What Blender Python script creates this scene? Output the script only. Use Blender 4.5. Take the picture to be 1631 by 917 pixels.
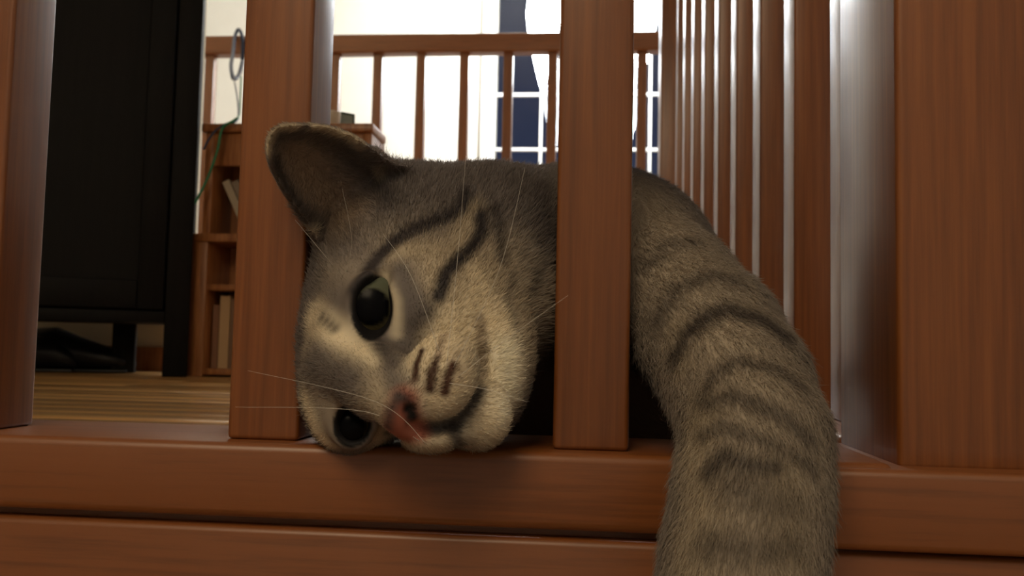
import bpy, bmesh, math, random
import numpy as np
from mathutils import Vector, Matrix
random.seed(7); rng = np.random.default_rng(7)
scene = bpy.context.scene
for o in list(bpy.data.objects): bpy.data.objects.remove(o)

# ------------------------------------------------------------------ camera
# metres; X runs along the front railing, Y away from it, Z up, the eye at the origin
F_PX, YAW, PITCH, ROLL = 1414.8, 0.0935, 0.0663, 0.0220
cy_, sy_, cp_, sp_ = math.cos(YAW), math.sin(YAW), math.cos(PITCH), math.sin(PITCH)
FW = np.array([-sy_*cp_, cy_*cp_, sp_]); R0 = np.array([cy_, sy_, 0.0]); U0 = np.cross(R0, FW)
RT = R0*math.cos(ROLL) + U0*math.sin(ROLL); UP = -R0*math.sin(ROLL) + U0*math.cos(ROLL)
cam_d = bpy.data.cameras.new('camera'); cam = bpy.data.objects.new('camera', cam_d)
scene.collection.objects.link(cam); scene.camera = cam
cam_d.sensor_width = 36.0; cam_d.lens = 36.0*F_PX/1631.0
cam_d.clip_start = 0.01; cam_d.clip_end = 60
cam_d.dof.use_dof = True; cam_d.dof.focus_distance = 0.40; cam_d.dof.aperture_fstop = 20.0
cam.matrix_world = Matrix(((RT[0], UP[0], -FW[0], 0), (RT[1], UP[1], -FW[1], 0), (RT[2], UP[2], -FW[2], 0), (0, 0, 0, 1)))

# ------------------------------------------------------------------ world, lights, exposure
w = bpy.data.worlds.new('night'); scene.world = w; w.use_nodes = True
w.node_tree.nodes['Background'].inputs[0].default_value = (0.10, 0.16, 0.38, 1)
w.node_tree.nodes['Background'].inputs[1].default_value = 0.16
def area(name, loc, target, size, power, color, sy=None):
    d = bpy.data.lights.new(name, 'AREA'); d.energy = power; d.color = color; d.size = size
    if sy: d.shape = 'RECTANGLE'; d.size_y = sy
    o = bpy.data.objects.new(name, d); scene.collection.objects.link(o); o.location = loc
    o.rotation_euler = (Vector(target)-Vector(loc)).to_track_quat('-Z', 'Y').to_euler(); return o
area('hall_fill_light', (-0.1, 3.9, 2.2), (-0.5, 4.7, 0.3), 0.7, 26, (1.0, 0.93, 0.78))  # added unseen fill that brightens the far wall, no fixture here
area('right_wall_fill_light', (0.75, 3.4, 2.2), (1.55, 3.3, 0.9), 0.5, 26, (0.80, 0.90, 1.0))  # added bluish fill on the right wall, so baluster sides reflect a sheen
area('stair_fill_light', (-0.30, -0.75, 1.05), (0.0, 0.45, -0.02), 0.65, 9.5, (1.0, 0.78, 0.50))  # added warm fill behind the viewer for cat and balusters, no fixture modelled
scene.view_settings.view_transform = 'Standard'; scene.view_settings.look = 'None'
scene.view_settings.gamma = 1.0; scene.view_settings.use_curve_mapping = False
scene.view_settings.exposure = 0.0

# ------------------------------------------------------------------ helpers
C = scene.collection.objects
def P(px, py, Y):
    """The point of the place at depth Y that the photograph shows at pixel px, py."""
    d = FW + (px-815.5)/F_PX*RT - (py-458.5)/F_PX*UP
    return d*(Y/d[1])
def PV(px, py, Y): return Vector(P(px, py, Y))
def PX(px, py, Y): return float(P(px, py, Y)[0])
def PZ(px, py, Y): return float(P(px, py, Y)[2])

def mat(name, col, rough=0.5, coat=0.0, crough=0.1, metal=0.0, spec=0.5):
    m = bpy.data.materials.new(name); m.use_nodes = True; b = m.node_tree.nodes['Principled BSDF']
    b.inputs['Base Color'].default_value = (*col, 1); b.inputs['Roughness'].default_value = rough
    b.inputs['Coat Weight'].default_value = coat; b.inputs['Coat Roughness'].default_value = crough
    b.inputs['Metallic'].default_value = metal; b.inputs['Specular IOR Level'].default_value = spec
    return m
def noise_mat(name, c0, c1, scale=(8, 8, 8), rough=0.5, coat=0.0, crough=0.1, detail=6, bump=0.0, nscale=4.0, obj_random=0.0, c2=None):
    m = mat(name, c0, rough, coat, crough); nt = m.node_tree; N = nt.nodes; L = nt.links; b = N['Principled BSDF']
    tc = N.new('ShaderNodeTexCoord'); mp = N.new('ShaderNodeMapping'); mp.inputs['Scale'].default_value = scale
    L.new(tc.outputs['Object'], mp.inputs[0])
    n = N.new('ShaderNodeTexNoise'); n.inputs['Scale'].default_value = nscale; n.inputs['Detail'].default_value = detail
    n.inputs['Roughness'].default_value = 0.62; L.new(mp.outputs[0], n.inputs['Vector'])
    r = N.new('ShaderNodeValToRGB'); r.color_ramp.elements[0].position = 0.34; r.color_ramp.elements[1].position = 0.66
    r.color_ramp.elements[0].color = (*c0, 1); r.color_ramp.elements[1].color = (*c1, 1)
    if c2: e = r.color_ramp.elements.new(0.5); e.color = (*c2, 1)
    L.new(n.outputs['Fac'], r.inputs[0]); out = r.outputs[0]
    if obj_random:
        oi = N.new('ShaderNodeObjectInfo'); mr = N.new('ShaderNodeMapRange')
        mr.inputs['To Min'].default_value = 1-obj_random; mr.inputs['To Max'].default_value = 1+obj_random
        L.new(oi.outputs['Random'], mr.inputs['Value'])
        vm = N.new('ShaderNodeVectorMath'); vm.operation = 'SCALE'; L.new(out, vm.inputs[0]); L.new(mr.outputs[0], vm.inputs['Scale'])
        out = vm.outputs[0]
        va = N.new('ShaderNodeVectorMath'); va.operation = 'ADD'; L.new(tc.outputs['Object'], va.inputs[0])
        ms = N.new('ShaderNodeVectorMath'); ms.operation = 'SCALE'; L.new(oi.outputs['Random'], ms.inputs['Scale']); ms.inputs[0].default_value = (9, 7, 5)
        L.new(ms.outputs[0], va.inputs[1]); L.new(va.outputs[0], mp.inputs[0])
    L.new(out, b.inputs['Base Color'])
    if bump:
        bp = N.new('ShaderNodeBump'); bp.inputs['Strength'].default_value = bump; bp.inputs['Distance'].default_value = 0.002
        L.new(n.outputs['Fac'], bp.inputs['Height']); L.new(bp.outputs[0], b.inputs['Normal'])
    return m
WOOD0, WOOD1, WOOD2 = (0.165, 0.050, 0.010), (0.265, 0.087, 0.019), (0.215, 0.067, 0.014)
M = {}
M['wood_up'] = noise_mat('varnished_wood_upright', WOOD0, WOOD1, (55, 55, 1.6), 0.45, 0.62, 0.27, bump=0.05, obj_random=0.10, c2=WOOD2)
M['wood_flat'] = noise_mat('varnished_wood_lengthwise', WOOD0, (0.225, 0.070, 0.015), (2.5, 60, 60), 0.5, 0.4, 0.3, bump=0.05, obj_random=0.06, c2=WOOD2)
M['wood_shelf'] = noise_mat('bookcase_wood', (0.22, 0.075, 0.02), (0.42, 0.17, 0.055), (30, 30, 2), 0.45, 0.3, 0.25)
M['plank'] = noise_mat('oak_floor', (0.36, 0.17, 0.045), (0.60, 0.33, 0.11), (3, 70, 20), 0.40, 0.8, 0.12, obj_random=0.14, bump=0.04)
M['black'] =  noise_mat('black_brown_stain', (0.003, 0.0026, 0.0026), (0.006, 0.005, 0.0045), (40, 40, 2), 0.6, 0.0, 0.3)
M['black'].node_tree.nodes['Principled BSDF'].inputs['Specular IOR Level'].default_value = 0.15
M['wall'] = noise_mat('white_paint', (0.80, 0.78, 0.72), (0.84, 0.82, 0.76), (1, 1, 1), 0.7)
M['ceil'] = mat('ceiling_paint', (0.8, 0.78, 0.72), 0.8)
M['cream'] = noise_mat('cream_paint', (0.72, 0.62, 0.42), (0.78, 0.68, 0.48), (1, 1, 1), 0.7)
M['trimw'] = mat('white_gloss_trim', (0.80, 0.80, 0.78), 0.35)
M['dark'] = mat('black_leather', (0.01, 0.01, 0.012), 0.45)
M['glass'] = mat('window_glass', (1, 1, 1), 0.02)
b = M['glass'].node_tree.nodes['Principled BSDF']; b.inputs['Transmission Weight'].default_value = 1.0; b.inputs['IOR'].default_value = 1.45
def emis(name, col, s):
    m = mat(name, col); b = m.node_tree.nodes['Principled BSDF']
    b.inputs['Emission Color'].default_value = (*col, 1); b.inputs['Emission Strength'].default_value = s; return m
M['lamp'] = emis('lit_frosted_glass', (0.93, 0.97, 1.0), 60.0)
M['brass'] = mat('aged_brass', (0.45, 0.30, 0.12), 0.3, metal=1.0)
M['cord_dark'] = mat('dark_blue_plastic', (0.01, 0.02, 0.06), 0.4)
M['cord_green'] = mat('green_plastic', (0.01, 0.16, 0.06), 0.4)

def link(name, me, m, parent=None, loc=(0, 0, 0), rz=0):
    o = bpy.data.objects.new(name, me); C.link(o)
    if m is not None and not me.materials: me.materials.append(m)
    o.location = loc; o.rotation_euler = (0, 0, rz)
    if parent: o.parent = parent
    return o
def tag(o, label=None, cat=None, group=None, kind=None):
    if label: o['label'] = label
    if cat: o['category'] = cat
    if group: o['group'] = group
    if kind: o['kind'] = kind
    return o
def empty(name, loc, label, cat, group=None, rz=0):
    o = bpy.data.objects.new(name, None); C.link(o); o.location = loc; o.rotation_euler = (0, 0, rz); o.empty_display_size = 0.02
    return tag(o, label, cat, group)
def box_bm(bm, x0, x1, y0, y1, z0, z1):
    v = [bm.verts.new((x, y, z)) for x in (x0, x1) for y in (y0, y1) for z in (z0, z1)]
    for f in ((0, 1, 3, 2), (4, 6, 7, 5), (0, 4, 5, 1), (2, 3, 7, 6), (0, 2, 6, 4), (1, 5, 7, 3)): bm.faces.new([v[i] for i in f])
def box_me(*boxes, bevel=0.0, seg=2):
    bm = bmesh.new()
    for bx in boxes: box_bm(bm, *bx)
    bmesh.ops.recalc_face_normals(bm, faces=bm.faces)
    if bevel: bmesh.ops.bevel(bm, geom=bm.edges[:], offset=bevel, segments=seg, profile=0.5, affect='EDGES')
    me = bpy.data.meshes.new('m'); bm.to_mesh(me); bm.free()
    if bevel:
        me.polygons.foreach_set('use_smooth', [True]*len(me.polygons)); 
        try: me.set_sharp_from_angle(angle=math.radians(50))
        except Exception: pass
    return me
def part(name, m, parent, *boxes, bevel=0.0, seg=2):
    """Boxes given in world coordinates; the mesh is kept local to its own middle."""
    cx = sum(b[0]+b[1] for b in boxes)/2/len(boxes); cyy = sum(b[2]+b[3] for b in boxes)/2/len(boxes); cz = min(b[4] for b in boxes)
    me = box_me(*[(b[0]-cx, b[1]-cx, b[2]-cyy, b[3]-cyy, b[4]-cz, b[5]-cz) for b in boxes], bevel=bevel, seg=seg)
    o = link(name, me, m, parent); o.location = Vector((cx, cyy, cz))
    if parent:
        off = Vector((0, 0, 0)); p = parent
        while p: off += Vector(p.location); p = p.parent
        o.location = Vector((cx, cyy, cz))-off
    return o
def lathe_me(prof, n=24):
    bm = bmesh.new(); rings = []
    for r, z in prof: rings.append([bm.verts.new((r*math.cos(2*math.pi*i/n), r*math.sin(2*math.pi*i/n), z)) for i in range(n)])
    for a, b_ in zip(rings, rings[1:]):
        for i in range(n): bm.faces.new((a[i], a[(i+1) % n], b_[(i+1) % n], b_[i]))
    bm.faces.new(rings[0][::-1]); bm.faces.new(rings[-1])
    me = bpy.data.meshes.new('m'); bm.to_mesh(me); bm.free()
    me.polygons.foreach_set('use_smooth', [True]*len(me.polygons)); return me
def tube_me(pts, radii, n=8, up=Vector((0.1, 0.2, 1))):
    bm = bmesh.new(); rings = []; pts = [Vector(p) for p in pts]
    for i, p in enumerate(pts):
        t = (pts[min(i+1, len(pts)-1)]-pts[max(i-1, 0)]).normalized(); a = t.cross(up).normalized(); b_ = t.cross(a)
        r = radii[i] if hasattr(radii, '__len__') else radii
        rings.append([bm.verts.new(p+a*(r*math.cos(2*math.pi*k/n))+b_*(r*math.sin(2*math.pi*k/n))) for k in range(n)])
    for a, b_ in zip(rings, rings[1:]):
        for i in range(n): bm.faces.new((a[i], a[(i+1) % n], b_[(i+1) % n], b_[i]))
    bm.faces.new(rings[0][::-1]); bm.faces.new(rings[-1]); bmesh.ops.recalc_face_normals(bm, faces=bm.faces)
    me = bpy.data.meshes.new('m'); bm.to_mesh(me); bm.free()
    me.polygons.foreach_set('use_smooth', [True]*len(me.polygons)); return me
def smooth_path(pts, n=10):
    pts = [Vector(p) for p in pts]; q = [pts[0]]+pts+[pts[-1]]; out = []
    for i in range(1, len(q)-2):
        for k in range(n):
            t = k/n; a, b_, c, d = q[i-1], q[i], q[i+1], q[i+2]
            out.append(0.5*((2*b_)+(c-a)*t+(2*a-5*b_+4*c-d)*t*t+(3*b_-a-3*c+d)*t**3))
    out.append(pts[-1]); return out

# ------------------------------------------------------------------ the setting
ZF = -0.070            # landing floor
ZL = -0.0455           # top of the nosing board under the front balusters
YB, YS = 0.4027, 0.1514   # front face of the balusters, their spacing
BW = 0.034
X1 = -0.2868           # right edge of the leftmost baluster
XN, NW = 0.1321, 0.093 # left face and width of the newel
YFR = 3.06             # far railing
YW = 4.70              # far wall
ZC, ZB = 2.35, -1.30
XL, XR = -2.4, 1.55
def struct(name, m, *boxes, **k):
    o = part(name, m, None, *boxes, **k); o['kind'] = 'structure'; return o
fl = bpy.data.objects.new('floor', None); C.link(fl); fl['kind'] = 'structure'
sub = part('subfloor', M['wood_flat'], fl, (XL, XN+0.02, 0.46, 3.12, ZF-0.10, ZF-0.008))
y = 0.445; row = 0; pw = 0.0585
plank_meshes = [box_me((-L/2, L/2, -pw/2+0.0006, pw/2-0.0006, -0.009, 0), bevel=0.0008, seg=1) for L in (0.62, 0.85, 1.1)]
for me in plank_meshes: me.materials.append(M['plank'])
while y < 3.10:
    x = XL+0.02-rng.random()*0.5
    while x < XN:
        k = int(rng.integers(0, 3)); L = (0.62, 0.85, 1.1)[k]
        if x+L > XN+0.02: # last board of the row is cut to the edge of the landing
            x1 = XN+0.02; me = box_me((-(x1-x)/2, (x1-x)/2, -pw/2+0.0006, pw/2-0.0006, -0.009, 0), bevel=0.0008, seg=1); L = x1-x
            me.materials.append(M['plank'])
        else: me = plank_meshes[k]
        if L > 0.03:
            if not (x+L < XL+0.0):
                o = link('plank', me, None, fl, (x+L/2, y+pw/2, ZF-float(rng.random())*0.0003))
        x += L+0.0008
    y += pw; row += 1
# lower flight and hall seen only in reflections and from the side
struct('floor_lower', M['plank'], (XL, XR, -1.6, YW, ZB-0.1, ZB))
struct('ceiling', M['ceil'], (XL, XR, -1.7, YW+0.15, ZC, ZC+0.1))
struct('wall_left', M['wall'], (XL-0.1, XL, -1.7, YW+0.15, ZB, ZC))
struct('wall_right', M['wall'], (XR, XR+0.1, -1.7, YW+0.15, ZB, ZC))
struct('wall_behind_viewer', M['wall'], (XL, XR, -1.7, -1.6, ZB, ZC))
# far wall with its window opening
wx0, wx1 = PX(789, 140, YW), PX(1130, 140, YW); wz0, wz1 = PZ(860, 420, YW), 1.95
struct('wall_far', M['wall'], (XL, wx0, YW, YW+0.12, ZB, ZC), (wx1, XR, YW, YW+0.12, ZB, ZC), (wx0, wx1, YW, YW+0.12, ZB, wz0), (wx0, wx1, YW, YW+0.12, wz1, ZC))
# cream wall with wooden baseboard behind the cabinet
YC = 1.88; xc1 = PX(272, 560, YC)
struct('wall_cabinet', M['cream'], (XL, xc1, YC, YC+0.1, ZF, ZC))
struct('baseboard_cabinet', M['wood_shelf'], (XL, xc1, YC-0.012, YC, ZF, PZ(245, 552, YC)), bevel=0.002)
# window
win = bpy.data.objects.new('window_1', None); C.link(win); win['kind'] = 'structure'; win.location = (wx0, YW, wz0)
part('casing', M['trimw'], win, (wx0-0.075, wx0, YW-0.03, YW, wz0-0.1, wz1+0.1), bevel=0.006)
part('casing', M['trimw'], win, (wx1, wx1+0.075, YW-0.03, YW, wz0-0.1, wz1+0.1), bevel=0.006)
part('window_sill', M['trimw'], win, (wx0-0.1, wx1+0.1, YW-0.07, YW, wz0-0.03, wz0), bevel=0.004)
mxs = [PX(861, 190, YW), PX(948, 190, YW), PX(1036, 190, YW)]; mzs = [PZ(860, 236+88*k, YW) for k in (2, 1, 0, -1, -2, -3)]
for x in mxs: part('muntin', M['trimw'], win, (x-0.008, x+0.008, YW+0.03, YW+0.055, wz0, wz1), bevel=0.003)
for z in mzs:
    if wz0 < z < wz1: part('muntin', M['trimw'], win, (wx0, wx1, YW+0.028, YW+0.057, z-0.009, z+0.009), bevel=0.003)
xs = [wx0]+mxs+[wx1]; zs = [wz0]+[z for z in mzs if wz0 < z < wz1]+[wz1]
for i in range(len(xs)-1):
    for j in range(len(zs)-1):
        part('pane', M['glass'], win, (xs[i]+0.002, xs[i+1]-0.002, YW+0.040, YW+0.044, zs[j]+0.002, zs[j+1]-0.002))

# ------------------------------------------------------------------ railings
def post_me(wd, h, bevel=0.0022, seg=3): return box_me((-wd/2, wd/2, -wd/2, wd/2, 0, h), bevel=bevel, seg=seg)
ZH = 1.06
front = empty('stair_railing', (X1, YB+BW/2, ZL), 'reddish wooden railing nearest the camera, the cat lying between its balusters', 'railing')
bal = post_me(BW, ZH-ZL)
for k in (-1, 0, 1, 2):
    link('baluster', bal, M['wood_up'], front, (k*YS-BW/2, 0, 0))
nos = part('nosing_board', M['wood_flat'], front, (XL, XN-0.0055, 0.390, 0.470, ZL-0.0335, ZL), bevel=0.004, seg=3)
part('fascia_board', M['wood_flat'], front, (XL, XR-0.01, 0.3925, 0.45, ZL-0.36, ZL-0.0375), bevel=0.003)
part('cleat_strip', M['wood_flat'], front, (XL, XR-0.01, 0.402, 0.46, ZL-0.045, ZL-0.0325))
xpl = PX(1312, 800, 0.386)
newel = part('newel_post', M['wood_up'], front, (XN, XN+NW, YB, YB+NW, ZL-0.004, ZH+0.1), bevel=0.003, seg=3)
part('plinth_block', M['wood_flat'], newel, (xpl, XR-0.01, 0.3865, 0.50, ZL-0.036, ZL-0.002), bevel=0.0035, seg=3)
part('handrail', M['wood_flat'], front, (XL, XN, YB-0.012, YB+0.046, ZH, ZH+0.045), bevel=0.01)

XRW = 0.160; YR0 = 0.5816
side = empty('stair_railing', (XRW+BW/2, YR0, ZF), 'reddish wooden railing running away on the right from the near newel post', 'railing')
bal_s = box_me((-BW/2, BW/2, -BW/2, BW/2+0.009, 0, ZH-ZL), bevel=0.0022, seg=3)
for k in range(9):
    link('baluster', bal_s, M['wood_up'], side, (0, k*YS+BW/2, 0.026))
Y_MN = PX(0, 0, 1)*0+1.905
part('newel_post', M['wood_up'], side, (XN+0.004, XN+0.004+0.085, Y_MN+0.02, Y_MN+0.105, ZF, ZH+0.1), bevel=0.003, seg=3)
part('bottom_rail', M['wood_flat'], side, (XN, XN+0.088, YB+NW+0.001, Y_MN+0.02, ZF-0.1, ZF+0.0262), bevel=0.004, seg=3)
part('handrail', M['wood_up'], side, (XRW-0.012, XRW+0.046, YB+NW, Y_MN+0.02, ZH, ZH+0.045), bevel=0.01)

# far railing across the hall
zt, zb_ = PZ(700, 52.5, YFR-0.03), PZ(700, 82, YFR-0.03)
far = empty('stair_railing', (0, YFR, ZF), 'wooden railing across the hall, behind the cat, below the white wall', 'railing')
me_f = post_me(0.033, zb_-ZF-0.0)
xf0 = PX(534, 150, YFR)
sp = (PX(809, 150, YFR)-PX(534, 150, YFR))/4
k = -12
while xf0+k*sp < XR-0.05:
    if xf0+k*sp > XL+0.05: link('baluster', me_f, M['wood_up'], far, (xf0+k*sp, 0, 0))
    k += 1
part('handrail', M['wood_flat'], far, (XL+0.01, XR-0.01, YFR-0.03, YFR+0.03, zb_, zt), bevel=0.007, seg=3)
part('bottom_rail', M['wood_flat'], far, (XL+0.01, XR-0.01, YFR-0.03, YFR+0.03, ZF-0.1, ZF+0.02), bevel=0.004)

# ------------------------------------------------------------------ lamps in front of the window
def pendant(px, py, Y, scale, label):
    c = PV(px, py, Y)
    t = empty('pendant_lamp', c, label, 'lamp', 'glowing teardrop lamps by the window')
    s = 0.155*Y/4/0.155*scale*0.5
    prof = [(0.002, -0.44), (0.022, -0.40), (0.055, -0.30), (0.085, -0.20), (0.115, -0.08), (0.125, 0.0), (0.112, 0.09), (0.08, 0.17), (0.04, 0.22), (0.03, 0.235)]
    link('lamp_shade', lathe_me([(r*0.66*scale, z*scale*0.86) for r, z in prof]), M['lamp'], t)
    link('cap', lathe_me([(0.035*scale, 0.19*scale), (0.045*scale, 0.21*scale), (0.03*scale, 0.25*scale), (0.006, 0.27*scale)]), M['brass'], t)
    link('lamp_rod', tube_me([(0, 0, 0.26*scale), (0, 0, ZC-c.z)], 0.005), M['brass'], t)
pendant(866, 20, 4.1, 1.0, 'left of the two glowing teardrop lamps hanging before the window')
pendant(1023, 12, 4.1, 0.92, 'right of the two glowing teardrop lamps, beside the third baluster')

# ------------------------------------------------------------------ black cabinet on the left
YQ = 1.62
def bx(px0, px1, y0, y1, z0, z1, ref=400):
    return (PX(px0, ref, y0), PX(px1, ref, y0), y0, y1, z0, z1)
cab = empty('cabinet', (PX(311, 300, YQ), YQ, ZF), 'tall black stained cabinet on short square legs, left of the cat', 'cabinet')
xr_ = PX(311, 300, YQ); xl_ = xr_-0.62; zb = PZ(180, 513, YQ); zt2 = 1.15; yb2 = YC-0.03
fx = xr_-0.044
part('side_panel', M['black'], cab, (xr_-0.02, xr_, YQ+0.03, yb2, zb, zt2), bevel=0.002)
part('side_panel', M['black'], cab, (xl_, xl_+0.02, YQ+0.03, yb2, zb, zt2), bevel=0.002)
part('back_panel', M['black'], cab, (xl_+0.02, xr_-0.02, yb2-0.01, yb2, zb, zt2))
part('shelf_board', M['black'], cab, (xl_+0.02, xr_-0.02, YQ+0.03, yb2-0.01, zb, zb+0.018))
part('cornice', M['black'], cab, (xl_-0.015, xr_+0.015, YQ-0.015, yb2, zt2, zt2+0.03), bevel=0.004)
for (a, c) in ((fx, YQ), (xl_, YQ), (xl_, yb2-0.044)):
    part('leg', M['black'], cab, (a, a+0.044, c, c+0.044, ZF, zt2 if c == YQ else zb+0.01), bevel=0.002)
lx = xr_-0.15
part('leg', M['black'], cab, (lx, lx+0.044, yb2-0.044, yb2, ZF, zb+0.01), bevel=0.002)
part('bottom_rail', M['black'], cab, (xl_+0.044, fx, YQ+0.004, YQ+0.03, zb, zb+0.022), bevel=0.001)
dz0, dz1 = zb+0.025, zt2-0.01; dxl, dxr = xl_+0.046, fx-0.003; sw = 0.047
door = part('door', M['black'], cab, (dxl+sw-0.004, dxr-sw+0.004, YQ+0.012, YQ+0.018, dz0+0.05, dz1-0.05))
z2 = PZ(180, 470, YQ)
for a, bb, c, d in ((dxl, dxl+sw, dz0, dz1), (dxr-sw, dxr, dz0, dz1), (dxl+sw, dxr-sw, dz0, z2+0.028), (dxl+sw, dxr-sw, dz1-0.06, dz1)):
    part('door_frame', M['black'], door, (a, bb, YQ, YQ+0.022, c, d), bevel=0.0025)
cab.rotation_euler = (0, 0, math.radians(24))
# black shoes under the cabinet
def shoe(px, Y, L, rz, label):
    bm = bmesh.new(); prof = [(-0.5, 0.10, 0.42), (-0.44, 0.17, 0.60), (-0.30, 0.20, 0.95), (-0.12, 0.19, 1.0), (0.06, 0.18, 0.78), (0.24, 0.21, 0.60), (0.40, 0.19, 0.46), (0.50, 0.08, 0.26)]
    rings = []
    for s_, wd, h in prof:
        rings.append([bm.verts.new((s_*L, wd*L*0.8*math.cos(a)*(1.0 if math.sin(a) < 0.4 else 0.85), max(0, (0.5+0.5*math.sin(a)))*h*L*0.34)) for a in [2*math.pi*i/16 for i in range(16)]])
    for a, b_ in zip(rings, rings[1:]):
        for i in range(16): bm.faces.new((a[i], a[(i+1) % 16], b_[(i+1) % 16], b_[i]))
    bm.faces.new(rings[0][::-1]); bm.faces.new(rings[-1]); bmesh.ops.recalc_face_normals(bm, faces=bm.faces)
    me = bpy.data.meshes.new('m'); bm.to_mesh(me); bm.free(); me.polygons.foreach_set('use_smooth', [True]*len(me.polygons))
    x = PX(px, 590, Y); t = empty('shoe', (x, Y, ZF), label, 'shoe', 'black shoes under the cabinet', rz)
    link('upper', me, M['dark'], t, (0, 0, 0.006))
    link('sole', box_me((-0.49*L, 0.48*L, -0.15*L, 0.15*L, 0, 0.007), bevel=0.003), M['dark'], t)
shoe(112, 1.74, 0.25, math.radians(12), 'black rounded shoe under the cabinet, beside its leg')
shoe(40, 1.70, 0.2, math.radians(-165), 'black shoe under the cabinet, mostly behind the leftmost baluster')

# ------------------------------------------------------------------ bookcase beside the cabinet
YK = 1.66; yk2 = 1.77
kz1 = PZ(340, 385, YK); kz2 = PZ(560, 196, YK)
a0, a1 = PX(299, 500, YK), PX(590, 220, YK)   # outer sides of the lower tier
u0 = PX(321, 300, YK)
bk = empty('bookcase', ((a0+a1)/2, (YK+yk2)/2, ZF), 'low two-tier orange wood bookcase right of the black cabinet', 'bookcase')
part('side_panel', M['wood_shelf'], bk, (a0, a0+0.034, YK, yk2, ZF, kz1), bevel=0.0015)
part('side_panel', M['wood_shelf'], bk, (a1-0.018, a1, YK, yk2, ZF, kz1), bevel=0.0015)
part('side_panel', M['wood_shelf'], bk, (u0, u0+0.016, YK+0.01, yk2, kz1+0.016, kz2-0.016), bevel=0.0015)
part('side_panel', M['wood_shelf'], bk, (a1-0.018, a1, YK+0.01, yk2, kz1+0.016, kz2-0.016), bevel=0.0015)
part('shelf', M['wood_shelf'], bk, (a0, a1, YK-0.004, yk2, kz1, kz1+0.016), bevel=0.0015)
zs2 = PZ(340, 462, YK)
part('shelf', M['wood_shelf'], bk, (a0+0.034, a1-0.018, YK+0.004, yk2, zs2, zs2+0.012), bevel=0.001)
part('shelf', M['wood_shelf'], bk, (a0+0.034, a1-0.018, YK+0.004, yk2, ZF+0.004, ZF+0.016), bevel=0.001)
part('top_board', M['wood_shelf'], bk, (u0-0.006, a1+0.004, YK, yk2, kz2-0.016, kz2), bevel=0.002)
part('back_panel', M['wood_shelf'], bk, (u0, a1, yk2, yk2+0.006, ZF, kz2-0.016))
part('front_rail', M['wood_shelf'], bk, (u0+0.016, a1-0.018, YK+0.012, YK+0.024, PZ(360, 262, YK), kz2-0.016), bevel=0.001)
def book(x, y0, z, wd, h, dp, col, tilt, label):
    t = empty('book', (x, y0, z), label, 'book', 'books in the bookcase')
    t.rotation_euler = (0, math.radians(tilt), 0)
    link('cover', box_me((0, wd*0.08, 0, dp, 0, h), (wd*0.92, wd, 0, dp, 0, h), (wd*0.08, wd*0.92, 0, wd*0.1, 0, h), bevel=0.0), mat('book_cover', col, 0.5), t)
    link('pages', box_me((wd*0.08, wd*0.92, wd*0.1, dp-0.004, 0.003, h-0.003)), M_PAGE, t)
M_PAGE = mat('page_paper', (0.66, 0.58, 0.42), 0.8)
xb = a0+0.038; cols = [(0.22, 0.10, 0.05), (0.50, 0.32, 0.16), (0.20, 0.11, 0.06), (0.55, 0.40, 0.22), (0.16, 0.07, 0.05), (0.42, 0.25, 0.12), (0.50, 0.33, 0.17), (0.24, 0.12, 0.08)]
names = ['brown', 'tan', 'dark brown', 'cream', 'deep red-brown', 'light brown', 'straw coloured', 'dull brown']
hb = zs2-(ZF+0.016)
for i in range(7):
    wd = 0.012+0.004*((i*5) % 3)
    pos = ['against the left side', 'second from the left side', 'third from the left side', 'fourth from the left side', 'fifth from the left side', 'sixth from the left side', 'seventh from the left side'][i]
    book(xb, YK+0.03, ZF+0.016, wd, hb*(0.82+0.04*(i*3 % 4)), 0.075, cols[i], 0, names[i]+' upright book on the lowest shelf, '+pos); xb += wd+0.0015
# leaning books on the upper tier
hb = 0.125
for i in range(3):
    book(u0+0.080+i*0.0175, YK+0.03+0.002*i, kz1+0.0165+0.0005, 0.014, hb*0.94, 0.07, [(0.42, 0.34, 0.24), (0.24, 0.18, 0.13), (0.48, 0.40, 0.30)][i], -26+0.0*i,
         ['faded tan book leaning left on the upper tier', 'brown book leaning left between two paler ones', 'pale book leaning left, nearest the second baluster'][i])
# small things on the bookcase top
fr = empty('picture_frame', (PX(546, 190, 1.72), 1.72, kz2), 'small dark green picture frame standing on the bookcase', 'frame', rz=math.radians(40))
link('frame', box_me((-0.026, 0.026, 0, 0.005, 0, 0.004), (-0.026, 0.026, 0, 0.005, 0.034, 0.038), (-0.026, -0.022, 0, 0.005, 0.004, 0.034), (0.022, 0.026, 0, 0.005, 0.004, 0.034)), mat('dark_green_frame', (0.01, 0.035, 0.02), 0.4), fr)
link('picture', box_me((-0.022, 0.022, 0.001, 0.003, 0.004, 0.034)), mat('pale_print', (0.25, 0.28, 0.24), 0.4), fr)
cup = empty('cup', (PX(531, 190, 1.69), 1.69, kz2), 'small beige cup on the bookcase, left of the green frame', 'cup')
link('body', lathe_me([(0.010, 0), (0.013, 0.004), (0.0145, 0.028), (0.0145, 0.030), (0.0125, 0.030), (0.012, 0.006), (0.002, 0.004)]), mat('beige_glaze', (0.6, 0.5, 0.38), 0.3), cup)
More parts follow.
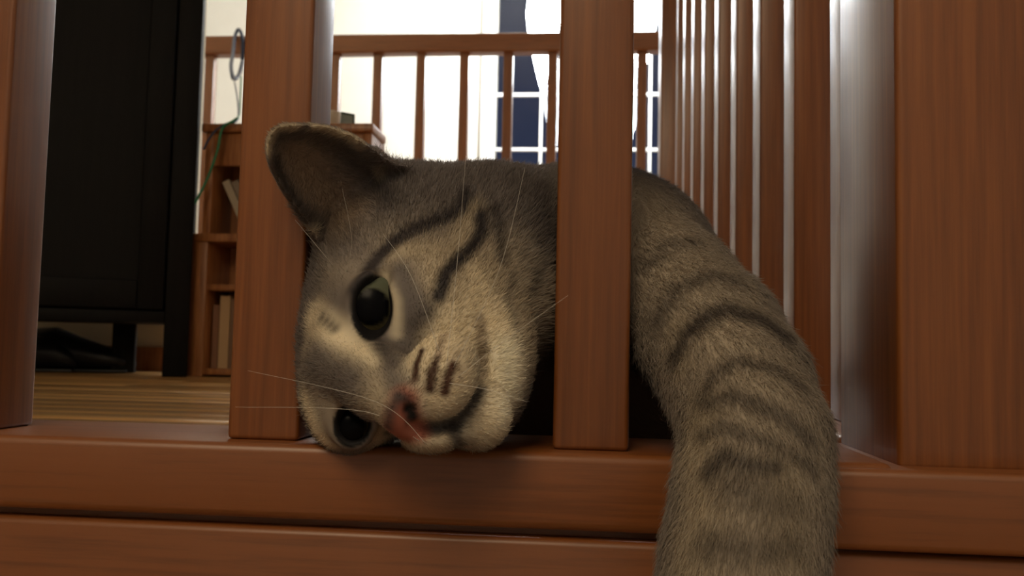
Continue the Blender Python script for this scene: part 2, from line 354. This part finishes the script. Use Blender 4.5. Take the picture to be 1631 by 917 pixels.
# cords
c1 = smooth_path([PV(386, 96, 3.025), PV(386, 60, 3.02), PV(380, 47, 3.06), PV(374, 60, 3.02), PV(371, 85, 2.9), PV(368, 105, 2.7), PV(372, 125, 2.6), PV(381, 118, 2.7), PV(386, 98, 2.8)])
o = link('cord', tube_me([p for p in c1], 0.0065), M['cord_dark']); tag(o, 'dark blue cord looped over the far handrail', 'cord')
c1 = smooth_path([PV(372, 122, 2.58), PV(377, 150, 2.2), PV(380, 178, 1.75), PV(376, 193, 1.655), PV(356, 199, 1.648), PV(338, 214, 1.64), PV(324, 238, 1.635)])
o = link('cord', tube_me([p for p in c1], 0.0022), M['cord_dark']); tag(o, 'thin dark cord crossing the bookcase top edge to the black cabinet', 'cord')
c1 = smooth_path([PV(384, 122, 2.58), PV(383, 150, 2.2), PV(381, 182, 1.72), PV(372, 192, 1.65), PV(354, 205, 1.645), PV(346, 240, 1.64), PV(330, 285, 1.637), PV(310, 324, 1.625)])
o = link('cord', tube_me([p for p in c1], 0.0026), M['cord_green']); tag(o, 'green cord sagging in front of the bookcase', 'cord')

# ------------------------------------------------------------------ the cat
K = 1.0/F_PX
VX = 0.00135
gx = np.arange(-0.20, 0.215, VX); gz = np.arange(-0.235, 0.125, VX)
gy = [0.285]; 
while gy[-1] < 1.16: gy.append(gy[-1]+VX*(1.0 if gy[-1] < 0.47 else min(5.0, 1.0+(gy[-1]-0.47)*14)))
gy = np.array(gy); SH = (len(gx), len(gy), len(gz))
SD = np.full(SH, 0.05, np.float32)
RTf, UPf, FWf = [v.astype(np.float32) for v in (RT, UP, FW)]
def sub_box(lo, hi):
    s = []
    for g, a, b_ in ((gx, lo[0], hi[0]), (gy, lo[1], hi[1]), (gz, lo[2], hi[2])):
        i0 = max(0, int(np.searchsorted(g, a))-1); i1 = min(len(g), int(np.searchsorted(g, b_))+1); s.append(slice(i0, max(i1, i0+1)))
    X, Y, Z = np.meshgrid(gx[s[0]].astype(np.float32), gy[s[1]].astype(np.float32), gz[s[2]].astype(np.float32), indexing='ij')
    return tuple(s), X, Y, Z
def combine(s, d, k, op):
    cur = SD[s]
    if op == 'add':
        h = np.maximum(k-np.abs(cur-d), 0)/k; SD[s] = np.minimum(cur, d)-h*h*k*0.25
    else:
        d = -d; h = np.maximum(k-np.abs(cur-d), 0)/k; SD[s] = np.maximum(cur, d)+h*h*k*0.25
def ell(px, py, Y, rx, ry, rd, ang=0, k=0.012, op='add'):
    """Ellipsoid at pixel px, py and depth Y, its half axes in pixels at that depth."""
    c = P(px, py, Y); u = Y*K; a = math.radians(ang)
    A = RT*math.cos(a)-UP*math.sin(a); B = RT*math.sin(a)+UP*math.cos(a); r = np.array([rx, ry, rd])*u; R = r.max()+k+0.012
    s, X, Yg, Z = sub_box(c-R, c+R); X = X-c[0]; Yg = Yg-c[1]; Z = Z-c[2]
    q = [(X*v[0]+Yg*v[1]+Z*v[2]) for v in (A, B, FW)]
    k0 = np.sqrt(sum((q[i]/r[i])**2 for i in range(3)))+1e-9; k1 = np.sqrt(sum((q[i]/r[i]**2)**2 for i in range(3)))+1e-9
    combine(s, (k0*(k0-1)/k1).astype(np.float32), k, op)
def cap3(a, b_, ra, rb, k=0.012, op='add'):
    a = np.array(a); b_ = np.array(b_); R = max(ra, rb)+k+0.012
    s, X, Y, Z = sub_box(np.minimum(a, b_)-R, np.maximum(a, b_)+R); d = b_-a; L2 = d@d
    t = np.clip(((X-a[0])*d[0]+(Y-a[1])*d[1]+(Z-a[2])*d[2])/L2, 0, 1)
    dist = np.sqrt((X-a[0]-t*d[0])**2+(Y-a[1]-t*d[1])**2+(Z-a[2]-t*d[2])**2)-(ra+(rb-ra)*t)
    combine(s, dist.astype(np.float32), k, op)
def chain(pts, k=0.012, op='add'):
    for (x0, y0, Y0, r0), (x1, y1, Y1, r1) in zip(pts, pts[1:]): cap3(P(x0, y0, Y0), P(x1, y1, Y1), r0*Y0*K, r1*Y1*K, k, op)

# head: crown to the left, chin to the right, lying on its cheek
ell(626, 480, .425, 140, 192, 140, 8, .01)         # skull
ell(564, 585, .405, 79, 128, 100, 0, .02)          # brow towards the lower eye
ell(770, 432, .445, 162, 164, 150, 0, .015); ell(668, 336, .432, 88, 76, 90, -8, .012)         # upper cheek and side of the neck
ell(735, 595, .412, 104, 120, 105, 0, .02)         # lower cheek
ell(700, 510, .400, 118, 118, 110, 0, .02)
ell(793, 596, .392, 46, 90, 58, 12, .015)           # jaw
ell(562, 640, .392, 56, 72, 60, 0, .02)
# bridge of the nose and muzzle
chain([(548, 575, .378, 52), (600, 610, .358, 46), (632, 645, .343, 36)], .014)
ell(704, 602, .352, 58, 76, 62, 14, .010)          # whisker pad
ell(690, 697, .354, 52, 24, 46, -4, .006)          # lower whisker pad
ell(642, 660, .342, 22, 34, 20, -10, .008)         # nose leather
ell(762, 662, .368, 52, 56, 48, 20, .008)          # chin
# brow ridges and lids
ell(560, 480, .384, 26, 62, 24, 6, .012); ell(640, 480, .386, 22, 60, 22, -4, .012)
# neck, chest and trunk going away behind the railing
chain([(800, 425, .46, 150), (930, 425, .49, 150), (1000, 432, .51, 140)], .02)
cap3((0.032, 0.60, 0.0), (-0.01, 0.76, 0.004), .068, .074, .03)
cap3((-0.075, 0.585, -0.012), (0.03, 0.60, 0.0), .048, .066, .03)
cap3((-0.01, 0.76, 0.004), (-0.06, 0.95, 0.004), .076, .074, .03)
cap3((-0.06, 0.95, -0.002), (-0.05, 1.04, -0.01), .068, .055, .03)
# foreleg through the gap and over the edge
chain([(985, 425, .50, 138), (1062, 477, .455, 108), (1128, 538, .422, 102), (1174, 612, .396, 101), (1203, 700, .368, 101), (1196, 800, .354, 106), (1180, 905, .346, 108), (1172, 985, .342, 104), (1168, 1060, .338, 112)], .012)
for i, dx in enumerate((-72, -26, 26, 70)):         # toes of the paw, below the frame
    chain([(1168+dx*0.9, 1075, .328, 36), (1168+dx*1.25, 1150-abs(dx)*0.35, .316, 35)], .003)
# the other foreleg folded under the chest, the hind legs and the tail, behind the rail
cap3((0.03, 0.60, -0.035), (-0.10, 0.56, -0.045), .028, .022, .012)
cap3((-0.10, 0.56, -0.045), (-0.125, 0.535, -0.05), .022, .019, .01)
cap3((-0.06, 0.90, -0.01), (-0.10, 0.78, -0.035), .050, .036, .02)
cap3((-0.10, 0.78, -0.035), (-0.02, 0.70, -0.052), .030, .018, .012)
cap3((-0.03, 1.06, -0.035), (0.07, 1.08, -0.052), .020, .017, .012); cap3((0.07, 1.08, -0.052), (0.10, 0.95, -0.055), .017, .014, .01)

# ears: a thin curved shell over an outline
def poly_sd(pts, u, v):
    pts = np.array(pts, np.float32); d = np.full(u.shape, 1e9, np.float32); s = np.ones(u.shape, np.float32); n = len(pts); j = n-1
    for i in range(n):
        e = pts[j]-pts[i]; wx = u-pts[i, 0]; wy = v-pts[i, 1]; t = np.clip((wx*e[0]+wy*e[1])/(e@e), 0, 1)
        d = np.minimum(d, (wx-e[0]*t)**2+(wy-e[1]*t)**2)
        c1 = v >= pts[i, 1]; c2 = v < pts[j, 1]; c3 = e[0]*wy > e[1]*wx
        s = np.where((c1 & c2 & c3) | (~c1 & ~c2 & ~c3), -s, s); j = i
    return s*np.sqrt(d)
def ear(outline, Yc, slope, bowl, k=.006, thick=7, toward=(1, 0, 0)):
    c = np.mean([P(x, y, Yc) for x, y in outline], axis=0); s, X, Y, Z = sub_box(c-.07, c+.07)
    dep = X*FWf[0]+Y*FWf[1]+Z*FWf[2]; u = (X*RTf[0]+Y*RTf[1]+Z*RTf[2])/dep*F_PX+815.5; v = 458.5-(X*UPf[0]+Y*UPf[1]+Z*UPf[2])/dep*F_PX
    d2 = poly_sd(outline, u, v); ins = np.maximum(-d2, 0); m = bowl*(1-np.exp(-ins/28.0))
    sx, sy, ox, oy = slope; surf = Yc/K+m+sx*(u-ox)+sy*(v-oy)
    dd = np.maximum(d2+3, np.abs(Y/K-surf)*Yc/1.0*0+np.abs(Y/K-surf)/1.0-thick/0.0+0 if False else np.maximum(d2+3, (np.abs(Y/K-surf)*0.4-thick))).astype(np.float32)*np.float32(Yc*K)
    combine(s, dd, k, 'add')
EAR = [(650, 262), (622, 252), (596, 234), (560, 212), (520, 198), (482, 195), (450, 196), (430, 208), (422, 232), (427, 262), (442, 294), (462, 325), (482, 350), (502, 385), (530, 440), (620, 470), (700, 400), (690, 300)]
EAR_C = smooth_path([(x, y, 0) for x, y in EAR+EAR[:1]], 4); EAR_C = [(p.x, p.y) for p in EAR_C[:-1]]
ear(EAR_C, .377, (0.30, 0.24, 490, 270), 26)
EAR2 = [(480, 640), (440, 615), (400, 612), (384, 632), (392, 664), (430, 690), (480, 690)]
ear(EAR2, .455, (0.0, 0.0, 430, 650), 18)
# hollows for the eyes
EYE_A, EYE_B = (594, 489), (563, 675)
EYEY_A, EYEY_B = .3985, .3905

def ray_hit(px, py, y0=.30, y1=.60):
    d = FW+(px-815.5)*K*RT-(py-458.5)*K*UP; ys = np.arange(y0, y1, .0006); pts = d[None, :]*(ys/d[1])[:, None]; v = sample(pts)
    i = int(np.argmax(v < 0)); 
    if v[i] >= 0: return None
    if i == 0: return pts[0]
    t = v[i-1]/(v[i-1]-v[i]); return pts[i-1]*(1-t)+pts[i]*t
def sample(p):
    out = np.zeros(len(p)); idx = []; fr_ = []
    for ax, g in enumerate((gx, gy, gz)):
        i = np.clip(np.searchsorted(g, p[:, ax])-1, 0, len(g)-2); idx.append(i); fr_.append(np.clip((p[:, ax]-g[i])/(g[i+1]-g[i]), 0, 1))
    for a in (0, 1):
        for b_ in (0, 1):
            for c in (0, 1):
                wt = (fr_[0] if a else 1-fr_[0])*(fr_[1] if b_ else 1-fr_[1])*(fr_[2] if c else 1-fr_[2]); out += wt*SD[idx[0]+a, idx[1]+b_, idx[2]+c]
    return out
def dense(pts, step=6):
    o_ = []
    for a, b_ in zip(pts, pts[1:]):
        n = max(1, int(math.hypot(b_[0]-a[0], b_[1]-a[1])/step)); o_ += [(a[0]+(b_[0]-a[0])*i/n, a[1]+(b_[1]-a[1])*i/n) for i in range(n)]
    return o_+[pts[-1]]
def on_skin(pts, step=6):
    o_ = [ray_hit(x, y) for x, y in dense(pts, step)]; return np.array([p for p in o_ if p is not None])
eyes = []
for (ex, ey), (rx, ry, ang) in ((EYE_A, (29, 45, -3)), (EYE_B, (25, 31, 8))):
    hp = ray_hit(ex, ey); hy = hp[1]
    eyes.append((ex, ey, hy))
    ell(ex, ey, hy, rx+12, ry+12, 20, ang, .008, 'add')   # lids
    ell(ex, ey, hy-.004, rx, ry, 40, ang, .004, 'sub')
ex, ey, hy = eyes[0]; ell(606, 448, hy-.004, 13, 34, 40, 14, .004, 'sub')
# mouth line, nostril
MOUTH = [(656, 678), (672, 684), (700, 683), (724, 672), (745, 652), (762, 622), (770, 592), (770, 560)]
for p in on_skin(MOUTH, 4): cap3(p, p+np.array([1e-4, 0, 0]), .0016, .0016, .003, 'sub')
for p in on_skin([(722, 680), (730, 700), (735, 716)], 4): cap3(p, p+np.array([1e-4, 0, 0]), .0016, .0016, .003, 'sub')
for p in on_skin([(651, 650), (655, 662)], 4): cap3(p, p+np.array([1e-4, 0, 0]), .0022, .0022, .002, 'sub')
# rest on the boards: nothing below floor or ledge where they are
s, X, Y, Z = sub_box((-.3, .3935, -.3), (.3, 1.3, .0))
lim = np.where(Y < .474, ZL, ZF)+.0006; SD[s] = np.maximum(SD[s], (lim-Z).astype(np.float32))
# keep clear of the posts
for x0, x1 in ((X1+YS-BW, X1+YS), (X1+2*YS-BW, X1+2*YS), (XN, XN+NW)):
    s, X, Y, Z = sub_box((x0-.01, YB-.01, -.05), (x1+.01, YB+BW+.01, .2))
    cx, hw = (x0+x1)/2, (x1-x0)/2+.0006; y0c, hy = YB+BW/2, BW/2+.0006
    dd = -np.maximum(np.abs(X-cx)-hw, np.abs(Y-y0c)-hy); SD[s] = np.maximum(SD[s], dd.astype(np.float32))
    if x0 == XN: pass

# surface nets
inside = SD < 0
cnt = np.zeros(tuple(n-1 for n in SH), np.uint8)
for a in (0, 1):
    for b_ in (0, 1):
        for c in (0, 1): cnt += inside[a:SH[0]-1+a, b_:SH[1]-1+b_, c:SH[2]-1+c]
act = (cnt > 0) & (cnt < 8); ci = np.argwhere(act); vid = np.full(cnt.shape, -1, np.int32); vid[act] = np.arange(len(ci))
acc = np.zeros((len(ci), 3)); num = np.zeros(len(ci)); G = (gx, gy, gz)
for ax in range(3):
    o1, o2 = [q for q in range(3) if q != ax]
    for a in (0, 1):
        for b_ in (0, 1):
            i0 = ci.copy(); i0[:, o1] += a; i0[:, o2] += b_; i1 = i0.copy(); i1[:, ax] += 1
            v0 = SD[tuple(i0.T)]; v1 = SD[tuple(i1.T)]; m = (v0 < 0) != (v1 < 0); t = np.where(m, v0/(v0-v1+1e-12), 0)
            p0 = np.stack([G[q][i0[:, q]] for q in range(3)], 1); p1 = np.stack([G[q][i1[:, q]] for q in range(3)], 1)
            acc[m] += (p0+(p1-p0)*t[:, None])[m]; num[m] += 1
V = acc/num[:, None]; quads = []
for ax in range(3):
    o1, o2 = [(1, 2), (2, 0), (0, 1)][ax]; sl0 = [slice(1, n-1) for n in SH]; sl0[ax] = slice(0, SH[ax]-1); sl1 = list(sl0); sl1[ax] = slice(1, SH[ax])
    a_ = inside[tuple(sl0)]; b_ = inside[tuple(sl1)]; e = np.argwhere(a_ != b_); base = e+np.array([1 if q != ax else 0 for q in range(3)])
    fl_ = a_[tuple(e.T)]
    def vv(d1, d2):
        j = base.copy(); j[:, o1] -= d1; j[:, o2] -= d2; return vid[tuple(j.T)]
    q = np.stack([vv(1, 1), vv(0, 1), vv(0, 0), vv(1, 0)], 1); q[~fl_] = q[~fl_][:, ::-1]; quads.append(q)
quads = np.concatenate(quads)
# a little relaxation
for _ in range(2):
    s_ = np.zeros_like(V); n_ = np.zeros(len(V))
    for a, b_ in ((0, 1), (1, 2), (2, 3), (3, 0)):
        np.add.at(s_, quads[:, a], V[quads[:, b_]]); np.add.at(s_, quads[:, b_], V[quads[:, a]]); np.add.at(n_, quads[:, a], 1); np.add.at(n_, quads[:, b_], 1)
    V = V*0.5+0.5*s_/n_[:, None]
fnv = np.cross(V[quads[:, 2]]-V[quads[:, 0]], V[quads[:, 3]]-V[quads[:, 1]]); VN = np.zeros_like(V)
for a in range(4): np.add.at(VN, quads[:, a], fnv)
VN /= np.linalg.norm(VN, axis=1)[:, None]+1e-12

# ---- coat colours: the tabby's own markings, laid along lines on its skin
GREY = np.array((.135, .115, .108)); TAUPE = np.array((.37, .31, .24)); CREAM = np.array((.80, .69, .50)); DARK = np.array((.032, .026, .027))
BRN = np.array((.16, .075, .05)); PINK = np.array((.30, .10, .068)); BLK = np.array((.008, .007, .008)); OLIVE = np.array((.30, .215, .145)); TAN = np.array((.46, .38, .27)); WHT = np.array((.95, .90, .74))
COL = np.tile(GREY, (len(V), 1))
nz = np.zeros(len(V)); ph = rng.random((10, 3))*6; fq = rng.normal(size=(10, 3))*90
for a in range(10): nz += np.sin((V*fq[a]).sum(1)+ph[a, 0])
COL *= (1+nz[:, None]*0.03)
def stroke(pts, wpx, col, st=1.0, soft=1.0, flat=None):
    q = on_skin(pts, 7)
    if len(q) == 0: return
    wd = wpx*(.44 if wpx < 34 else .38)*K; lo = q.min(0)-wd; hi = q.max(0)+wd; m = np.where(((V > lo) & (V < hi)).all(1))[0]
    if len(m) == 0: return
    d = np.full(len(m), 1e9)
    for p in q: d = np.minimum(d, ((V[m]-p)**2).sum(1))
    t = np.clip(1-np.sqrt(d)/wd, 0, 1); t = t*t*(3-2*t); t = np.clip(t*1.25, 0, 1) if soft < 1 else t
    t = (t*st)[:, None]; COL[m] = COL[m]*(1-t)+col*t
S = stroke
# broad fields
S([(700, 420), (800, 460), (850, 500)], 170, TAUPE, .95); S([(640, 440), (600, 400), (540, 420)], 90, TAUPE, .6)
S([(520, 560), (510, 640)], 110, TAUPE, .8); S([(690, 520), (730, 470), (790, 430)], 95, TAN, .9)
S([(720, 530), (780, 520), (800, 600), (790, 660)], 95, CREAM, 1.0); S([(806, 560), (812, 610), (808, 650)], 50, WHT, .9)
S([(700, 570), (705, 620), (730, 600)], 85, CREAM, 1.0); S([(690, 545), (650, 570)], 55, CREAM, .8); S([(655, 700), (700, 705)], 50, TAN, .8)
S([(500, 505), (530, 528), (562, 550), (594, 572)], 44, CREAM, 1); S([(505, 500), (495, 540)], 50, TAN, .7); S([(488, 640), (500, 680), (515, 700)], 40, CREAM, .8); S([(600, 600), (615, 640), (610, 690)], 50, TAN, .7)
S([(560, 625), (590, 640)], 50, TAN, .6); S([(730, 400), (745, 360), (750, 340)], 44, TAN, .9); S([(640, 400), (690, 400), (700, 440)], 50, TAN, .75); S([(545, 400), (570, 400)], 55, GREY*1.3, .7)
S([(820, 420), (850, 520)], 80, TAUPE, .6); S([(830, 290), (880, 400)], 60, GREY*.7, .7); S([(760, 440), (770, 500)], 40, CREAM, .6); S([(830, 480), (850, 560)], 60, TAN, .5)
S([(638, 430), (655, 470), (672, 495)], 36, GREY*.9, .95); S([(650, 480), (655, 515), (640, 545)], 44, GREY*.95, .95); S([(500, 585), (530, 598), (556, 608)], 56, GREY*1.0, .9); S([(520, 620), (545, 628)], 40, GREY, .6); S([(620, 560), (640, 545)], 40, GREY, .6)
# dark lines of the face
S([(566, 462), (584, 434), (604, 408), (628, 386), (655, 370), (700, 352), (732, 337), (742, 315)], 22, DARK*1.25, 1.0, .5)
S([(700, 470), (711, 435), (733, 413), (756, 390), (765, 373), (765, 345)], 19, DARK, 1.0, .5)
S([(694, 478), (680, 500), (660, 515)], 20, DARK, .5)
S([(787, 333), (796, 379), (799, 418)], 18, DARK, .75); S([(845, 470), (853, 435)], 18, DARK, .6); S([(815, 440), (808, 480), (822, 520)], 12, DARK, .5); S([(830, 400), (835, 430)], 12, DARK, .4); S([(868, 300), (872, 380)], 40, DARK, .5)
S([(513, 506), (533, 523)], 17, DARK, .75); S([(596, 534), (608, 556), (622, 578)], 22, DARK*1.3, .85); S([(640, 560), (622, 590), (630, 612)], 26, GREY, .8); S([(612, 440), (630, 480), (632, 530)], 16, CREAM, .6)
S([(600, 300), (615, 320)], 40, DARK, .7); S([(520, 390), (560, 380)], 26, DARK, .3)
S([(480, 540), (520, 570)], 20, GREY, .5)
# whisker spots
S([(671, 560), (663, 582), (661, 603)], 10, BRN*.45, 1, .5); S([(696, 570), (690, 588)], 9, BRN*.5, 1, .5); S([(688, 592), (685, 618)], 14, BRN*.4, 1, .5); S([(720, 584), (713, 602), (708, 624)], 12, BRN*.55, 1, .5)
S([(706, 535), (700, 560)], 11, BRN, .6); S([(738, 590), (732, 605)], 14, BRN, .3); S([(728, 560), (722, 575)], 12, BRN, .3)
# mouth, nose and eye rims
S(MOUTH[:-2], 17, DARK, .95); S([(768, 600), (766, 545), (762, 510)], 15, BRN*.7, .55); S([(722, 680), (735, 716)], 14, DARK, .8)
S([(645, 636), (640, 655), (634, 672), (632, 688)], 30, PINK, 1.0, .5); S([(640, 690), (655, 686), (666, 686)], 24, PINK, 1.0, .5); S([(648, 670), (650, 680)], 32, PINK, 1.0, .5); S([(634, 632), (648, 636), (656, 648)], 13, DARK, .8); S([(636, 632), (622, 655), (617, 688)], 14, DARK*1.5, .8)
S([(651, 650), (656, 662)], 15, BLK, 1.0, .5)
for i, ((ex, ey, hy), (rx, ry, ang)) in enumerate(zip(eyes, ((29, 45, -3), (25, 31, 8)))):
    c = P(ex, ey, hy); q = V-c; xx = q@RT/(hy*K); yy = -(q@UP)/(hy*K); a = math.radians(ang); x2 = xx*math.cos(a)+yy*math.sin(a); y2 = -xx*math.sin(a)+yy*math.cos(a)
    e = np.sqrt((x2/(rx+3))**2+(y2/(ry+3))**2); t = np.clip((1.14-e)/.09, 0, 1)*(np.abs(q@FW) < .03); COL[:] = COL*(1-t[:, None])+BLK*t[:, None]
# ear
S([(470, 250), (500, 300), (540, 340)], 90, OLIVE, .9); S([(440, 262), (458, 300), (482, 334), (508, 366)], 20, DARK, .85); S([(450, 212), (500, 215), (545, 240), (590, 275)], 30, DARK*1.6, .6)
S([(426, 240), (430, 214), (452, 199), (490, 196), (530, 205), (575, 224)], 20, TAN, 1); S([(428, 262), (450, 306), (480, 345), (500, 370)], 14, TAN, .9); S([(605, 268), (608, 285)], 14, TAN, .7); S([(490, 380), (498, 400)], 14, TAN, .7)
# foreleg
S([(1010, 330), (1100, 470), (1180, 600), (1205, 700), (1200, 800), (1180, 960)], 210, TAUPE*1.15, .95)
S([(1120, 640), (1110, 720), (1120, 800), (1100, 900)], 60, TAN, .7); S([(1080, 520), (1085, 580)], 40, TAN, .5); S([(1250, 740), (1260, 900)], 50, TAN, .5)
for pts, wd, st in (([(1046, 509), (1075, 459), (1125, 438), (1165, 446)], 30, .55), ([(1075, 567), (1092, 533), (1121, 505), (1158, 492), (1212, 509), (1245, 533)], 32, .85), ([(1030, 420), (1060, 390), (1100, 385)], 30, .5),
                    ([(1117, 633), (1146, 587), (1175, 575), (1229, 583), (1270, 612)], 26, .6), ([(1128, 642), (1160, 628), (1203, 640), (1251, 664), (1285, 694)], 24, .65), ([(1120, 690), (1148, 676), (1187, 690), (1240, 708), (1290, 740)], 22, .6),
                    ([(1130, 746), (1156, 722), (1180, 734), (1203, 738), (1235, 740)], 24, .8), ([(1164, 770), (1205, 790), (1258, 800)], 46, .5), ([(1125, 862), (1190, 870), (1262, 866)], 40, .55), ([(1110, 955), (1180, 962), (1260, 955)], 40, .5)):
    S(pts, wd, DARK*1.3, st)

# ---- mesh
me = bpy.data.meshes.new('cat_body'); me.from_pydata(V.tolist(), [], quads.tolist()); me.polygons.foreach_set('use_smooth', [True]*len(me.polygons))
ca = me.color_attributes.new('coat', 'FLOAT_COLOR', 'POINT'); ca.data.foreach_set('color', np.concatenate([COL, np.ones((len(V), 1))], 1).astype(np.float32).ravel())
def coat_mat(name, rough, hair=False):
    m = mat(name, (0.3, 0.25, 0.2), rough, spec=0.25); nt = m.node_tree; at = nt.nodes.new('ShaderNodeAttribute'); at.attribute_name = 'coat'
    nt.links.new(at.outputs['Color'], nt.nodes['Principled BSDF'].inputs['Base Color']); return m
cat = link('cat', me, coat_mat('cat_skin', 0.6))
tag(cat, 'grey-brown tabby cat lying with its cheek on the landing edge, foreleg hanging out', 'cat')
# eyes
def eye(i, gaze, R, push, pr, cols):
    ex, ey, hy = eyes[i]; c = Vector(P(ex, ey, hy+push)); n = 48
    bm = bmesh.new(); bmesh.ops.create_uvsphere(bm, u_segments=n, v_segments=n, radius=R); e = bpy.data.meshes.new('eye'); bm.to_mesh(e); bm.free()
    e.polygons.foreach_set('use_smooth', [True]*len(e.polygons)); g = Vector(gaze).normalized()
    at = e.color_attributes.new('coat', 'FLOAT_COLOR', 'POINT'); arr = []
    for v in e.vertices:
        q = v.co.normalized().angle(g); t = min(1, max(0, (q-pr)/0.07)); t2 = min(1, max(0, (q-1.15)/0.1)); a = v.co.dot(Vector(UP))/R
        ir = np.array(cols[0])*(0.5+0.5*max(-0.6, min(1, a)))+np.array(cols[1])*(0.5-0.5*max(-1, min(1, a)))
        cc = (np.array((.003, .003, .004))*(1-t)+ir*t)*(1-t2)+np.array((.01, .008, .006))*t2; arr += [*cc, 1.0]
    at.data.foreach_set('color', arr); m = coat_mat('eye_surface', 0.25); m.node_tree.nodes['Principled BSDF'].inputs['Coat Weight'].default_value = 0.0; m.node_tree.nodes['Principled BSDF'].inputs['Specular IOR Level'].default_value = 0.08; m.node_tree.nodes['Principled BSDF'].inputs['Coat Roughness'].default_value = 0.2
    link('eye', e, m, cat, c)
g0 = -Vector(FW)+Vector(RT)*0.10+Vector(UP)*0.02
eye(0, g0, 60*.38*K, 50*.38*K, .50, ((.11, .13, .095), (.10, .07, .022)))
eye(1, -Vector(FW)-Vector(RT)*0.06+Vector(UP)*0.05, 42*.37*K, 33*.37*K, .74, ((.06, .06, .04), (.16, .10, .03)))
# whiskers
def whisker(a, b_, c, r=.00011):
    p = smooth_path([ray_hit(*a), P(*b_), P(*c)], 8); n = len(p)
    link('whisker', tube_me(p, [r*(1-0.75*i/(n-1)) for i in range(n)], 5), M['whisker'], cat)
M['whisker'] = mat('white_whisker', (.85, .82, .75), .4)
for a, b_, c in (((712, 575), (728, 420, .335), (742, 248, .33)), ((722, 585), (795, 430, .33), (836, 268, .33)), ((700, 560), (655, 440, .33), (610, 372, .335)), ((730, 600), (800, 545, .33), (905, 470, .325)), ((715, 610), (775, 620, .325), (840, 640, .32)),
                 ((668, 702), (580, 655, .335), (375, 648, .33)), ((680, 708), (600, 640, .33), (395, 590, .325)), ((545, 440), (520, 410, .36), (470, 350, .35)), ((552, 432), (560, 380, .36), (545, 300, .35))):
    whisker(a, b_, c)
# ---- fur: one curve per hair, short on the face, longer on cheek, neck and leg
tri = np.concatenate([quads[:, [0, 1, 2]], quads[:, [0, 2, 3]]]); ar = np.linalg.norm(np.cross(V[tri[:, 1]]-V[tri[:, 0]], V[tri[:, 2]]-V[tri[:, 0]]), axis=1)*.5
cen = V[tri].mean(1); wt = ar*np.where(cen[:, 1] < .50, 1.0, .22); vis = (VN[tri[:, 0]]@FW) < .45; wt = wt*np.where(vis, 1.0, .35)
NH = 260000; pick = rng.choice(len(tri), NH, p=wt/wt.sum()); bc = rng.dirichlet((1, 1, 1), NH)
hp = (V[tri[pick]]*bc[:, :, None]).sum(1); hn = (VN[tri[pick]]*bc[:, :, None]).sum(1); hc = (COL[tri[pick]]*bc[:, :, None]).sum(1); hn /= np.linalg.norm(hn, axis=1)[:, None]
depv = hp@FW; hu = (hp@RT)/depv*F_PX+815.5; hv = 458.5-(hp@UP)/depv*F_PX
nose = P(640, 660, .335); comb = hp-nose; comb /= np.linalg.norm(comb, axis=1)[:, None]
legp = [P(*q) for q in ((1000, 430, .48), (1128, 538, .422), (1203, 700, .368), (1180, 905, .346), (1168, 1060, .338))]
isleg = hp[:, 0] > PX(1010, 500, .42)
for i in np.arange(4):
    sg = legp[i+1]-legp[i]; sg = sg/np.linalg.norm(sg); m = isleg & ((hv > (400, 538, 700, 905)[i]) | (i == 0)); comb[m] = sg
isear = (hu < 600) & (hv < 330+(hu-470)*.25) & (hp[:, 1] < .45); ed = P(430, 205, .39)-P(560, 320, .39); ed /= np.linalg.norm(ed); comb[isear] = ed
comb -= hn*(comb*hn).sum(1)[:, None]; comb /= np.linalg.norm(comb, axis=1)[:, None]+1e-9
ln = np.full(NH, .0062); dn = np.linalg.norm(hp-nose, axis=1); ln = np.where(~isleg, np.clip(.0010+dn*.042, .0010, .0058), .0056); ln[isear] = .0024
for (ex, ey, hy), lim_ in zip(eyes, (.021, .015)): d = np.linalg.norm(hp-P(ex, ey, hy), axis=1); ln *= np.clip((d-lim_*.62)/(lim_*1.3), .0, 1.0)
ln[(np.linalg.norm(hp-P(643, 668, .335), axis=1) < .0085) & (hc[:, 0] > hc[:, 1]*2.0)] = 0
ln *= rng.uniform(.6, 1.25, NH); keep = ln > .0005; hp, hn, hc, comb, ln = hp[keep], hn[keep], hc[keep], comb[keep], ln[keep]; NH = len(hp)
rv = rng.normal(size=(NH, 3))*.22; hc = hc*rng.uniform(.72, 1.30, (NH, 1)); T = np.array([0, .35, .7, 1.0])
lift = .55; pts = np.zeros((NH, 4, 3))
for j, t in enumerate(T): pts[:, j] = hp+ln[:, None]*(hn*((lift*t-.28*t*t)*np.where(isleg[keep], 1.0, .75)[:, None])+comb*(.35*t+.5*t*t)+rv*t*t*.8)
hcv = bpy.data.hair_curves.new('fur'); hcv.add_curves([4]*NH); hcv.position_data.foreach_set('vector', pts.astype(np.float32).ravel())
ra = hcv.attributes.get('radius') or hcv.attributes.new('radius', 'FLOAT', 'POINT'); ra.data.foreach_set('value', np.tile(np.array([.00010, .00009, .00006, .00002], np.float32), NH))
hcol = hcv.attributes.new('coat', 'FLOAT_COLOR', 'CURVE'); hcol.data.foreach_set('color', np.concatenate([hc, np.ones((NH, 1))], 1).astype(np.float32).ravel())
fur = bpy.data.objects.new('fur', hcv); C.link(fur); fur.parent = cat; hcv.materials.append(coat_mat('cat_fur', 0.55)); fur['kind'] = 'stuff'
